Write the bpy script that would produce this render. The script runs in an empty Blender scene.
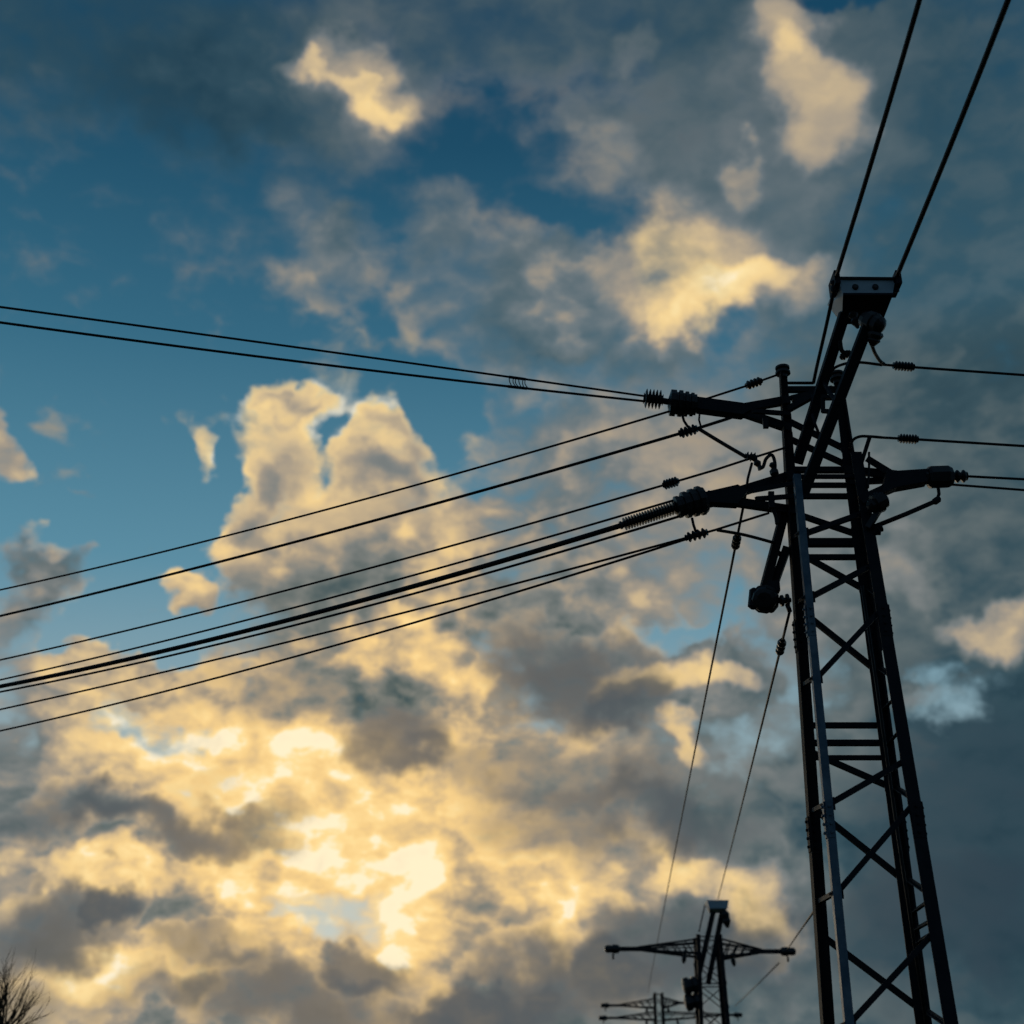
import bpy, math, random
from mathutils import Vector, Matrix

R = math.radians
scene = bpy.context.scene
COL = scene.collection

# ------------------------------------------------------------------ camera
PITCH, FPX, EYE = R(25.5), 1350.0, 1.6
cp, sp = math.cos(PITCH), math.sin(PITCH)
cam_data = bpy.data.cameras.new('camera')
cam = bpy.data.objects.new('camera', cam_data)
COL.objects.link(cam)
cam.location = (0, 0, EYE)
cam.rotation_euler = (R(90) + PITCH, 0, 0)
cam_data.sensor_width = 36
cam_data.lens = 36 * FPX / 1024
cam_data.clip_end = 6000
cam_data.dof.use_dof = True
cam_data.dof.focus_distance = 18.6
cam_data.dof.aperture_fstop = 0.9
scene.camera = cam

# ------------------------------------------------------------------ colour management
vs = scene.view_settings
vs.view_transform = 'Standard'
vs.look = 'None'
vs.gamma = 1
vs.exposure = 0.0

# ------------------------------------------------------------------ sun, low behind the clouds
SUN_AZ, SUN_EL = R(-6.0), R(7.0)
sun_d = bpy.data.lights.new('sun', 'SUN')
sun_d.energy = 0.15
sun_d.angle = R(10)
sun_d.color = (1.0, 0.82, 0.58)
sun = bpy.data.objects.new('sun', sun_d)
COL.objects.link(sun)
to_sun = Vector((math.sin(SUN_AZ) * math.cos(SUN_EL), math.cos(SUN_AZ) * math.cos(SUN_EL), math.sin(SUN_EL)))
sun.rotation_euler = to_sun.to_track_quat('Z', 'Y').to_euler()
sun.location = (-8, 60, 30)

# ------------------------------------------------------------------ measuring: picture point -> direction / place
def ray(px, py):
    x, y = (px - 512) / FPX, (512 - py) / FPX
    return Vector((x, cp - y * sp, sp + y * cp))

def P(px, py, Y):
    d = ray(px, py)
    return d * (Y / d.y) + Vector((0, 0, EYE))

def azel(px, py):
    d = ray(px, py).normalized()
    return math.atan2(d.x, d.y), math.asin(d.z)

def lin(r, g, b):
    f = lambda c: (c / 255) / 12.92 if c / 255 <= 0.04045 else ((c / 255 + 0.055) / 1.055) ** 2.4
    return (f(r), f(g), f(b), 1.0)

# ------------------------------------------------------------------ world: Nishita sky with procedural clouds by direction
world = bpy.data.worlds.new('World')
scene.world = world
world.use_nodes = True
NT = world.node_tree
NT.nodes.clear()
SKY_STRENGTH = 0.1

def node(t, **kw):
    n = NT.nodes.new(t)
    for k, v in kw.items():
        setattr(n, k, v)
    return n

def link(a, b):
    NT.links.new(a, b)

def put(sock, v):
    if isinstance(v, bpy.types.NodeSocket):
        link(v, sock)
    else:
        sock.default_value = v

def M(op, a, b=None, c=None, clamp=False):
    n = node('ShaderNodeMath', operation=op, use_clamp=clamp)
    put(n.inputs[0], a)
    if b is not None: put(n.inputs[1], b)
    if c is not None: put(n.inputs[2], c)
    return n.outputs[0]

def VM(op, a, b=None):
    n = node('ShaderNodeVectorMath', operation=op)
    put(n.inputs[0], a)
    if b is not None:
        if op == 'SCALE': put(n.inputs['Scale'], b)
        else: put(n.inputs[1], b)
    return n.outputs['Value'] if op in ('DOT_PRODUCT', 'LENGTH') else n.outputs['Vector']

def MR(v, a, b, c, d, smooth=True):
    n = node('ShaderNodeMapRange', interpolation_type='SMOOTHSTEP' if smooth else 'LINEAR')
    n.clamp = True
    put(n.inputs['Value'], v)
    for i, q in zip(('From Min', 'From Max', 'To Min', 'To Max'), (a, b, c, d)):
        put(n.inputs[i], q)
    return n.outputs['Result']

def NOISE(vec, scale, detail=6.0, rough=0.55, typ='FBM', lac=2.0, colour=False):
    n = node('ShaderNodeTexNoise', noise_dimensions='3D', noise_type=typ, normalize=True)
    put(n.inputs['Vector'], vec)
    n.inputs['Scale'].default_value = scale
    n.inputs['Detail'].default_value = detail
    n.inputs['Roughness'].default_value = rough
    n.inputs['Lacunarity'].default_value = lac
    return n.outputs['Color' if colour else 'Fac']

def MIX(f, a, b, blend='MIX'):
    n = node('ShaderNodeMix', data_type='RGBA', blend_type=blend)
    put(n.inputs[0], f)
    put(n.inputs[6], a)
    put(n.inputs[7], b)
    return n.outputs[2]

def RAMP(f, stops):
    n = node('ShaderNodeValToRGB')
    e = n.color_ramp.elements
    while len(e) < len(stops): e.new(0.5)
    for el, (p, c) in zip(e, stops):
        el.position = p
        el.color = lin(*c)
    link(f, n.inputs[0])
    return n.outputs[0]

def blobs(coord, items, start):
    """Sum of soft elliptical patches of cloud, each at its own azimuth and elevation."""
    acc = start
    for it in items:
        x, y, rx, ry, rot, w = it
        a, e = azel(x, y)
        ra = abs(azel(x + rx, y)[0] - azel(x - rx, y)[0]) / 2
        re = abs(azel(x, y + ry)[1] - azel(x, y - ry)[1]) / 2
        m = node('ShaderNodeMapping', vector_type='TEXTURE')
        if isinstance(acc, bpy.types.NodeSocket):     # chained, so that the patches are summed one after another
            step = node('ShaderNodeVectorMath', operation='MULTIPLY_ADD')
            link(acc, step.inputs[0]); step.inputs[1].default_value = (1e-9, 1e-9, 0); link(coord, step.inputs[2])
            put(m.inputs['Vector'], step.outputs['Vector'])
        else:
            put(m.inputs['Vector'], coord)
        m.inputs['Location'].default_value = (a, e, 0)
        m.inputs['Rotation'].default_value = (0, 0, R(rot))
        m.inputs['Scale'].default_value = (ra, re, 1)
        q = VM('DOT_PRODUCT', m.outputs[0], m.outputs[0])
        acc = M('ADD', acc, MR(q, 0.0, 1.0, w, 0.0))
    return acc

tc = node('ShaderNodeTexCoord')
D = tc.outputs['Generated']
sx = node('ShaderNodeSeparateXYZ'); link(D, sx.inputs[0])
AZ = M('ARCTAN2', sx.outputs['X'], sx.outputs['Y'])
EL = M('ARCSINE', sx.outputs['Z'])
cx = node('ShaderNodeCombineXYZ'); link(AZ, cx.inputs[0]); link(EL, cx.inputs[1])
AE = cx.outputs[0]
# turbulent displacement of the cloud pattern
w1 = VM('SCALE', VM('SUBTRACT', NOISE(D, 11.0, 1.0, 0.5, colour=True), (0.5, 0.5, 0.5)), 0.075)
w2 = VM('SCALE', VM('SUBTRACT', NOISE(D, 34.0, 3.0, 0.52, colour=True), (0.5, 0.5, 0.5)), 0.055)
WARP = VM('ADD', w1, w2)
WAE = VM('ADD', AE, WARP)
WD = VM('ADD', VM('MULTIPLY', D, (1.0, 1.0, 1.6)), VM('SCALE', WARP, 0.35))
fbm = NOISE(WD, 10.0, 6.0, 0.46)
fine = NOISE(WD, 40.0, 4.0, 0.48)
puff = NOISE(WD, 21.0, 3.0, 0.6, typ='RIDGED_MULTIFRACTAL')
puff_low = NOISE(VM('ADD', WD, (-0.003, 0.0, -0.010)), 21.0, 3.0, 0.6, typ='RIDGED_MULTIFRACTAL')
relief = M('SUBTRACT', puff_low, puff)          # > 0 on the flank of a billow that faces the low sun

COVER = [
 # x, y, rx, ry, rot, weight
 (450, 990, 950, 410, 0, 1.45), (1030, 480, 360, 800, 0, 1.1), (650, 500, 300, 250, 0, 0.8), (120, 720, 190, 90, 0, 0.4), (200, 692, 300, 56, 0, 0.6), (20, 770, 130, 80, 0, 0.55), (15, 850, 90, 50, 0, 0.45), (650, 668, 150, 56, 0, 0.45), (370, 655, 160, 50, 0, 0.45), (720, 705, 100, 60, 0, 0.35), (570, 600, 90, 50, 0, 0.3),
 (350, 550, 165, 95, 0, 0.9), (370, 610, 210, 70, 0, 0.7), (278, 450, 58, 70, 0, 0.75), (268, 402, 24, 26, 0, 0.55), (300, 412, 36, 30, 0, 0.55), (328, 418, 24, 22, 0, 0.35), (385, 465, 62, 58, 0, 0.75), (385, 428, 30, 26, 0, 0.35), (412, 458, 26, 22, 0, 0.25),
 (252, 500, 38, 46, 0, 0.5), (245, 548, 34, 40, 0, 0.45), (340, 452, 12, 30, -20, -0.4),
 (2, 455, 40, 52, 0, 0.8), (42, 566, 72, 46, 0, 0.8), (20, 620, 70, 40, 0, 0.5), (195, 452, 22, 32, 25, 0.50), (195, 600, 36, 26, 0, 0.8), (75, 490, 16, 10, 0, 0.4),
 (110, 45, 330, 150, 0, 0.85), (560, 10, 380, 100, 0, 0.72), (330, 90, 170, 100, 0, 0.5), (365, 85, 90, 54, 0, 0.55), (240, 130, 200, 80, 0, 0.3),
 (332, 258, 58, 62, -15, 0.75), (280, 240, 70, 70, 0, 0.35), (170, 215, 110, 60, 0, 0.26), (310, 190, 90, 70, 0, 0.28),
 (480, 285, 140, 110, -20, 0.8), (560, 290, 100, 70, 0, 0.6), (440, 220, 70, 60, 0, 0.35), (700, 270, 170, 120, 0, 0.9), (610, 160, 130, 70, 0, 0.5), (760, 150, 120, 180, 0, 0.6),
 (690, 100, 140, 120, 0, 0.45), (810, 80, 110, 140, 0, 0.55), (640, 65, 50, 30, 0, 0.2), (870, 90, 120, 130, 0, 0.4),
 (490, 110, 90, 60, 0, 0.04), (590, 218, 130, 34, 8, -0.28), (390, 40, 40, 40, 0, -0.2), (715, 348, 50, 30, 0, -0.62), (850, 3, 60, 22, 0, -1.1), (752, 95, 18, 60, 0, -0.45), (845, 150, 28, 38, 0, -0.5),
 (410, 360, 90, 60, 0, -0.2), (440, 420, 50, 60, 0, -0.3),
 (665, 634, 54, 26, 0, -0.55), (945, 692, 50, 74, 20, -0.48), (720, 680, 90, 60, 0, 0.5), (450, 690, 90, 50, 0, 0.5), (560, 640, 60, 30, 0, 0.4), (640, 700, 70, 40, 0, 0.4), (150, 735, 80, 36, 0, -0.75), (350, 905, 130, 48, 0, -0.80), (310, 930, 60, 24, 0, -0.3), (110, 640, 130, 30, 0, -0.45), (445, 865, 40, 20, 0, -0.4),
]
LIGHT = [
 (330, 900, 560, 330, 0, 0.24), (240, 890, 400, 210, 0, 0.07), (380, 880, 300, 190, 0, 0.07), (480, 680, 480, 300, 0, 0.14), (300, 480, 220, 200, 0, 0.10), (760, 560, 220, 420, 0, 0.08), (620, 480, 300, 200, 0, 0.07),
 (1000, 840, 260, 360, 0, -0.17), (120, 50, 340, 150, 0, -0.19), (520, 0, 460, 110, 0, -0.09), (230, 180, 200, 110, 0, -0.05), (960, 230, 300, 400, 0, -0.10),
 (290, 410, 90, 60, 0, 0.14), (270, 400, 50, 44, 0, 0.14), (400, 430, 80, 60, 0, 0.16), (230, 490, 60, 90, 0, 0.16), (320, 490, 150, 130, 0, 0.15),
 (376, 84, 74, 50, 0, 0.28), (350, 75, 150, 90, 0, 0.06), (382, 98, 40, 22, 0, 0.22), (318, 92, 40, 24, 0, 0.26), (332, 262, 70, 60, 0, 0.07), (312, 255, 34, 30, 0, 0.06),
 (695, 262, 130, 90, 0, 0.30), (735, 302, 130, 48, 0, 0.30), (670, 255, 60, 46, 0, 0.12), (630, 256, 60, 56, 0, 0.08), (745, 288, 80, 40, 0, 0.14), (690, 322, 50, 28, 0, 0.14), (760, 230, 160, 120, 0, 0.08), (735, 200, 60, 40, 0, -0.1),
 (796, 38, 48, 72, 10, 0.34), (820, 106, 58, 60, 0, 0.33), (815, 130, 130, 140, 0, 0.12), (340, 90, 140, 100, 0, 0.06), (752, 172, 34, 34, 0, 0.20), (578, 298, 66, 54, 0, 0.14), (610, 160, 70, 36, 0, 0.12), (470, 260, 120, 100, 0, 0.12),
 (540, 400, 34, 32, 0, 0.18), (640, 62, 34, 26, 0, 0.14), (280, 240, 60, 60, 0, 0.10),
 (193, 596, 46, 28, 0, 0.30), (42, 536, 44, 22, 0, 0.30), (5, 455, 50, 60, 0, 0.30), (195, 452, 40, 60, 0, 0.14), (100, 625, 70, 34, 0, 0.18), (60, 560, 80, 60, 0, 0.08),
 (385, 652, 70, 34, 0, 0.34), (460, 678, 52, 46, 0, 0.36), (655, 685, 66, 34, 0, 0.44), (728, 682, 40, 24, 0, 0.36), (690, 742, 44, 18, -25, 0.32), (560, 740, 60, 24, 0, 0.08),
 (430, 540, 44, 90, 0, 0.16), (270, 560, 60, 30, 0, 0.10),
 (1005, 622, 84, 34, -10, 0.45), (915, 568, 60, 38, 0, 0.16), (990, 650, 40, 40, 0, 0.12), (930, 690, 50, 18, 0, 0.2), (905, 465, 60, 40, 0, 0.02),
 (140, 705, 190, 86, 0, 0.30), (130, 985, 160, 50, 0, 0.10), (260, 730, 120, 60, 0, 0.05), (50, 765, 150, 60, 0, 0.20), (60, 860, 150, 60, 0, 0.06), (350, 880, 80, 60, 0, 0.08), (300, 790, 180, 60, 0, 0.08), (110, 660, 60, 30, 0, 0.12), (270, 770, 150, 60, 10, 0.15), (330, 760, 60, 40, 0, 0.08), (60, 873, 130, 22, 0, 0.22), (100, 865, 60, 16, 0, 0.16), (240, 885, 160, 30, -8, 0.26),
 (340, 850, 66, 44, 30, 0.22), (420, 905, 50, 84, 20, 0.24), (300, 940, 90, 30, 10, 0.22), (110, 975, 110, 30, 0, 0.20), (190, 1000, 40, 40, 0, 0.24), (560, 880, 200, 50, 10, 0.14), (620, 900, 150, 30, 12, 0.14),
 (770, 905, 48, 64, 0, 0.42), (700, 880, 60, 26, 0, 0.22), (545, 950, 34, 50, 0, 0.18), (450, 830, 90, 50, 0, 0.14), (610, 1000, 60, 24, 0, 0.10), (890, 975, 90, 30, 0, 0.08),
 (230, 690, 70, 60, 0, -0.05), (620, 800, 240, 90, 0, -0.10), (330, 690, 120, 34, 0, -0.10),
]
DARK = [
 (400, 742, 78, 50, 0, 1.0), (575, 680, 120, 70, -12, 0.95), (640, 715, 60, 40, 0, 0.5), (520, 775, 170, 40, 0, 0.5), (600, 830, 190, 60, 0, 0.62), (700, 800, 130, 90, 0, 0.5),
 (190, 828, 150, 36, 0, 1.0), (30, 815, 110, 46, 0, 0.8), (60, 925, 90, 56, 15, 0.95), (110, 900, 46, 28, 0, 0.5), (215, 955, 100, 30, 0, 0.7), (150, 1000, 80, 40, 0, 0.6),
 (290, 1010, 170, 56, 0, 0.95), (370, 958, 72, 36, 0, 0.95), (20, 1000, 90, 50, 0, 0.5), (530, 1005, 150, 70, 0, 0.95), (680, 955, 130, 80, 0, 1.0), (470, 1020, 90, 40, 0, 0.6),
 (980, 800, 190, 180, 0, 0.62), (900, 930, 220, 90, 0, 0.7), (290, 690, 190, 36, 0, 0.36), (700, 690, 90, 40, 0, 0.35), (690, 640, 120, 26, 0, 0.2),
 (190, 750, 50, 22, 0, 0.2), (205, 785, 60, 20, 0, 0.3),
]
glow = MR(VM('LENGTH', VM('SUBTRACT', AE, (R(-5.5), R(9.5), 0))), 0.05, 0.50, 1.0, 0.55)
calm = M('MULTIPLY', MR(AZ, 0.02, 0.26, 1.0, 0.52), MR(EL, 0.50, 0.74, 1.0, 0.55))   # the overcast to the right and overhead is smoother
glow = M('MULTIPLY', glow, calm)
fb = M('SUBTRACT', fbm, 0.5)
fi = M('SUBTRACT', fine, 0.5)
cov = blobs(WAE, COVER, 0.0)
cov = M('ADD', cov, M('MULTIPLY', fb, 1.5))
cov = M('ADD', cov, M('MULTIPLY', fi, 0.75))
away = MR(M('ABSOLUTE', AZ), 0.55, 1.1, 0.0, 0.42)      # the rest of the sky: a broken overcast
cov = M('ADD', cov, away)
soft = MR(EL, 0.45, 0.60, 0.60, 1.25)
alpha = MR(cov, M('MULTIPLY_ADD', soft, -0.35, 0.42), M('MULTIPLY_ADD', soft, 0.65, 0.42), 0.0, 1.0)

dk = blobs(WAE, DARK, 0.0)
dk = M('ADD', dk, M('MULTIPLY', fb, 1.05))
dk = M('ADD', dk, M('MULTIPLY', fi, 0.8))
dalpha = MR(dk, 0.12, 1.25, 0.0, 0.90)

li = blobs(WAE, LIGHT, 0.235)
li = M('ADD', li, M('MULTIPLY', M('MULTIPLY', fb, 1.05), glow))
li = M('ADD', li, M('MULTIPLY', M('MULTIPLY', fi, 0.45), glow))
li = M('ADD', li, M('MULTIPLY', M('MULTIPLY', relief, 0.14), glow))
li = M('ADD', li, M('MULTIPLY', M('MULTIPLY', MR(dk, -0.12, 0.34, 0.0, 0.11), M('SUBTRACT', 1.0, dalpha)), glow))
tower_mask = blobs(AE, [(305, 450, 230, 190, 0, 1.0)], 0.0)
li = M('ADD', li, M('MULTIPLY', tower_mask, MR(cov, 0.50, 1.30, 0.23, -0.13)))
thin = MR(AZ, 0.10, 0.32, 0.20, 0.02)
li = M('ADD', li, M('MULTIPLY', M('SUBTRACT', 1.0, alpha), thin))

li = M('ADD', M('MINIMUM', li, 0.74), M('MULTIPLY', M('MAXIMUM', M('SUBTRACT', li, 0.74), 0.0), 0.72))
li = M('ADD', li, M('MULTIPLY', M('MULTIPLY', fi, 0.30), glow))
lit_col = RAMP(li, [(0.0, (36, 61, 73)), (0.14, (56, 80, 90)), (0.28, (92, 105, 108)), (0.42, (124, 129, 129)), (0.56, (164, 153, 137)),
                    (0.70, (209, 186, 147)), (0.84, (244, 212, 151)), (0.93, (253, 226, 166)), (1.0, (255, 245, 218))])
dark_col = RAMP(MR(VM('LENGTH', VM('SUBTRACT', AE, (R(-6), R(12), 0))), 0.0, 0.5, 0.0, 1.0, smooth=False),
                [(0.0, (98, 98, 98)), (0.35, (80, 87, 92)), (0.7, (62, 76, 84)), (1.0, (40, 60, 74))])

sky = node('ShaderNodeTexSky', sky_type='NISHITA')
sky.sun_disc = False
sky.sun_elevation = SUN_EL
sky.sun_rotation = SUN_AZ
sky.altitude = 100
sky.air_density = 1.0
sky.dust_density = 1.0
sky.ozone_density = 3.0
air_tint = RAMP(MR(EL, R(3), R(50), 0.0, 1.0, smooth=False), [(0.0, (180, 185, 178)), (0.22, (150, 174, 180)), (0.42, (82, 138, 160)), (0.62, (44, 102, 127)), (0.80, (16, 72, 98)), (1.0, (4, 54, 82))])
clear = MIX(0.9, VM('SCALE', sky.outputs['Color'], 0.1), air_tint)
warm = MIX(MR(VM('LENGTH', VM('SUBTRACT', AE, (R(-6), R(12), 0))), 0.08, 0.34, 1.0, 0.0), (1, 1, 1, 1), (1.05, 0.975, 0.85, 1), 'MIX')
lit_col = MIX(1.0, lit_col, warm, 'MULTIPLY')
veil = M('MAXIMUM', MR(li, 0.34, 0.58, 0.72, 1.0), MR(EL, 0.52, 0.66, 1.0, 0.0))   # high cloud is thin where it is not lit
col = MIX(M('MULTIPLY', alpha, veil), clear, lit_col)
col = MIX(dalpha, col, dark_col)
# the dusk side of the sky, away from the sunset, is a darker blue-grey overcast
view_dir = (0.0, cp, sp)
night = MR(VM('DOT_PRODUCT', D, view_dir), math.cos(R(36)), math.cos(R(75)), 0.0, 1.0)
dusk = RAMP(fbm, [(0.25, (34, 54, 70)), (0.75, (60, 84, 102))])
col = MIX(night, col, dusk)
bg = node('ShaderNodeBackground')
link(VM('SCALE', col, 1.0 / SKY_STRENGTH), bg.inputs['Color'])
bg.inputs['Strength'].default_value = SKY_STRENGTH
wo = node('ShaderNodeOutputWorld')
link(bg.outputs[0], wo.inputs['Surface'])
scene.cycles.use_adaptive_sampling = True
scene.cycles.adaptive_threshold = 0.02
world.cycles.sampling_method = 'MANUAL'
world.cycles.sample_map_resolution = 512

# ------------------------------------------------------------------ materials
def material(name, c1, c2, rough=0.55, metal=0.0, scale=6.0, bump=0.0, spec=0.4, detail=6.0):
    m = bpy.data.materials.new(name)
    m.use_nodes = True
    t = m.node_tree
    b = t.nodes['Principled BSDF']
    co = t.nodes.new('ShaderNodeTexCoord')
    n = t.nodes.new('ShaderNodeTexNoise')
    n.inputs['Scale'].default_value = scale
    n.inputs['Detail'].default_value = detail
    n.inputs['Roughness'].default_value = 0.65
    t.links.new(co.outputs['Object'], n.inputs['Vector'])
    r = t.nodes.new('ShaderNodeValToRGB')
    r.color_ramp.elements[0].position = 0.38
    r.color_ramp.elements[1].position = 0.66
    r.color_ramp.elements[0].color = (*c1, 1)
    r.color_ramp.elements[1].color = (*c2, 1)
    t.links.new(n.outputs['Fac'], r.inputs[0])
    t.links.new(r.outputs[0], b.inputs['Base Color'])
    mr = t.nodes.new('ShaderNodeMapRange')
    mr.inputs['To Min'].default_value = rough - 0.12
    mr.inputs['To Max'].default_value = rough + 0.15
    t.links.new(n.outputs['Fac'], mr.inputs['Value'])
    t.links.new(mr.outputs['Result'], b.inputs['Roughness'])
    b.inputs['Metallic'].default_value = metal
    b.inputs['Specular IOR Level'].default_value = spec
    if bump:
        bp = t.nodes.new('ShaderNodeBump')
        bp.inputs['Strength'].default_value = bump
        bp.inputs['Distance'].default_value = 0.01
        t.links.new(n.outputs['Fac'], bp.inputs['Height'])
        t.links.new(bp.outputs['Normal'], b.inputs['Normal'])
    return m

steel = material('dark_painted_steel', (0.016, 0.018, 0.026), (0.034, 0.032, 0.038), 0.62, 0.0, 5.0, 0.15, 0.18)
rusty = material('rust_streaked_steel', (0.018, 0.018, 0.024), (0.044, 0.030, 0.026), 0.68, 0.0, 3.0, 0.2, 0.12)
skylit_galv = material('skylit_galvanised_steel', (0.08, 0.13, 0.19), (0.20, 0.26, 0.32), 0.5, 0.0, 4.0, 0.1, 0.5)  # near left leg only: blue sky light is put into this paler base colour
boxpaint = material('grey_enamel', (0.52, 0.62, 0.70), (0.64, 0.72, 0.78), 0.5, 0.0, 3.0, 0.05, 0.5)
porcelain = material('dark_glazed_porcelain', (0.016, 0.014, 0.017), (0.036, 0.028, 0.028), 0.4, 0.0, 8.0, 0.0, 0.5)
rubber = material('black_cable_sheath', (0.012, 0.012, 0.014), (0.030, 0.028, 0.030), 0.6, 0.0, 20.0, 0.0, 0.3)
bark = material('bark', (0.045, 0.036, 0.028), (0.10, 0.080, 0.060), 0.85, 0.0, 14.0, 0.5, 0.2)
soil = material('rough_pasture', (0.035, 0.045, 0.018), (0.085, 0.080, 0.040), 0.95, 0.0, 0.35, 0.6, 0.1, 10.0)

# ------------------------------------------------------------------ mesh helpers
class MB:
    def __init__(self):
        self.v, self.f, self.s = [], [], []

    def face(self, idx, smooth=False):
        self.f.append(idx); self.s.append(smooth)

    def loop_skin(self, rings, smooth, cap=True):
        n = len(rings[0]); base = len(self.v)
        for r in rings: self.v.extend(r)
        for i in range(len(rings) - 1):
            for k in range(n):
                a, b = base + i * n + k, base + i * n + (k + 1) % n
                self.face((a, b, b + n, a + n), smooth)
        if cap:
            self.face(tuple(base + k for k in range(n))[::-1])
            e = base + (len(rings) - 1) * n
            self.face(tuple(e + k for k in range(n)))

    def tube(self, pts, r, n=8, smooth=True):
        pts = [Vector(p) for p in pts]
        rad = r if isinstance(r, (list, tuple)) else [r] * len(pts)
        t0 = (pts[1] - pts[0]).normalized()
        u = t0.orthogonal().normalized()
        rings = []
        for i, p in enumerate(pts):
            t = (pts[min(i + 1, len(pts) - 1)] - pts[max(i - 1, 0)]).normalized()
            u = (u - t * u.dot(t)).normalized()
            w = t.cross(u)
            rings.append([p + (u * math.cos(2 * math.pi * k / n) + w * math.sin(2 * math.pi * k / n)) * rad[i] for k in range(n)])
        self.loop_skin(rings, smooth)

    def prof(self, p0, p1, prof, d1, d2):
        """A rolled section: 2-D outline swept from p0 to p1 along axes d1, d2."""
        p0, p1 = Vector(p0), Vector(p1)
        t = (p1 - p0).normalized()
        a = (Vector(d1) - t * Vector(d1).dot(t)).normalized()
        b = Vector(d2) - t * Vector(d2).dot(t)
        b = (b - a * b.dot(a)).normalized()
        self.loop_skin([[p + a * x + b * y for x, y in prof] for p in (p0, p1)], False)

    def angle(self, p0, p1, d1, d2, w, t):
        self.prof(p0, p1, [(0, 0), (w, 0), (w, t), (t, t), (t, w), (0, w)], d1, d2)

    def channel(self, p0, p1, d1, d2, w, h, t):
        self.prof(p0, p1, [(-w / 2, 0), (w / 2, 0), (w / 2, h), (w / 2 - t, h), (w / 2 - t, t), (-w / 2 + t, t), (-w / 2 + t, h), (-w / 2, h)], d1, d2)

    def bar(self, p0, p1, w, h, up=(0, 0, 1)):
        t = (Vector(p1) - Vector(p0)).normalized()
        up = Vector(up)
        if abs(t.dot(up)) > 0.98: up = Vector((0, 1, 0))
        side = t.cross(up).normalized()
        self.prof(p0, p1, [(-w / 2, -h / 2), (w / 2, -h / 2), (w / 2, h / 2), (-w / 2, h / 2)], side, side.cross(t))

    def lathe(self, p0, p1, prof, n=16, smooth=False):
        """prof: (fraction along p0-p1, radius) list turned about the axis."""
        p0, p1 = Vector(p0), Vector(p1)
        t = (p1 - p0).normalized()
        u = t.orthogonal().normalized(); w = t.cross(u)
        self.loop_skin([[p0.lerp(p1, q) + (u * math.cos(2 * math.pi * k / n) + w * math.sin(2 * math.pi * k / n)) * r for k in range(n)] for q, r in prof], smooth)

    def sheds(self, p0, p1, core, rim, count, n=14, bell=0.7):
        """An insulator: a core rod with a row of thin sheds."""
        pr = [(0, core * 1.3), (0.03, core * 1.3), (0.04, core)]
        for i in range(count):
            a, b = 0.06 + 0.88 * i / count, 0.06 + 0.88 * (i + 1) / count
            s = b - a
            pr += [(a + 0.10 * s, core), (a + 0.30 * s, rim * 0.82), (a + 0.45 * s, rim), (a + 0.62 * s, rim), (a + bell * s, rim * 0.7), (a + 0.80 * s, core)]
        pr += [(0.96, core), (0.97, core * 1.3), (1, core * 1.3)]
        self.lathe(p0, p1, pr, n)

    def box(self, c, size, rot=None, bevel=0.0):
        c = Vector(c); sx_, sy_, sz_ = (q / 2 for q in size)
        R3 = rot or Matrix.Identity(3)
        base = len(self.v)
        for x in (-sx_, sx_):
            for y in (-sy_, sy_):
                for z in (-sz_, sz_):
                    self.v.append(c + R3 @ Vector((x, y, z)))
        for q in ((0, 1, 3, 2), (4, 6, 7, 5), (0, 4, 5, 1), (2, 3, 7, 6), (0, 2, 6, 4), (1, 5, 7, 3)):
            self.face(tuple(base + i for i in q))

    def bolt(self, p, d, r=0.018, h=0.022):
        p, d = Vector(p), Vector(d).normalized()
        self.lathe(p, p + d * h, [(0, r), (0.7, r), (1, r * 0.8)], 6)

    def build(self, name, mat, parent=None, origin=None):
        me = bpy.data.meshes.new(name)
        o = bpy.data.objects.new(name, me)
        org = Vector((0, 0, 0))
        if parent is not None:
            q = parent
            while q is not None:
                org += q.location; q = q.parent
        if origin is not None:
            o.location = Vector(origin) - org
            org = Vector(origin)
        me.from_pydata([tuple(Vector(p) - org) for p in self.v], [], self.f)
        me.polygons.foreach_set('use_smooth', self.s)
        me.materials.append(mat)
        me.update()
        COL.objects.link(o)
        o.parent = parent
        return o

def tag(o, label, cat, group=None, kind=None):
    if label: o['label'] = label
    if cat: o['category'] = cat
    if group: o['group'] = group
    if kind: o['kind'] = kind
    return o

def empty(name, loc):
    o = bpy.data.objects.new(name, None)
    COL.objects.link(o)
    o.location = loc
    return o

def V(*a): return Vector(a)

# ------------------------------------------------------------------ ground
random.seed(4)
g = MB()
N = 60
size = 2400
ticks = [math.copysign((abs(i) / (N / 2)) ** 2.2 * size, i) for i in range(-N // 2, N // 2 + 1)]
for y in ticks:
    for x in ticks:
        far = math.hypot(x - 4, y - 16)
        g.v.append(V(x, y + 20, 0.0 if far < 10 else -0.02 - random.random() * 0.12 * min(1.0, far / 40)))
for j in range(N):
    for i in range(N):
        a = j * (N + 1) + i
        g.face((a, a + 1, a + N + 2, a + N + 1), True)
ground = g.build('ground', soil)
ground['kind'] = 'structure'

# ------------------------------------------------------------------ the near pylon
TX, TY = 4.18, 16.0
def leg(k, z):
    """Centre line corner of a leg at height z; k = (-1|1, -1|1) for left/right and near/far."""
    return V(TX - 0.0024 * z + k[0] * (0.603 - 0.02 * z), TY + 0.0016 * z + k[1] * (0.679 - 0.0468 * z), z)

def zrow(k, row):
    lo, hi = 0.0, 14.0
    for _ in range(40):
        m = (lo + hi) / 2
        p = leg(k, m) - V(0, 0, EYE)
        y = 512 - FPX * (-p.y * sp + p.z * cp) / (p.y * cp + p.z * sp)
        if y > row: lo = m
        else: hi = m
    return lo

A, B, C, Dn = (-1, 1), (-1, -1), (1, 1), (1, -1)
def L(k, row): return leg(k, zrow(k, row))

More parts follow.
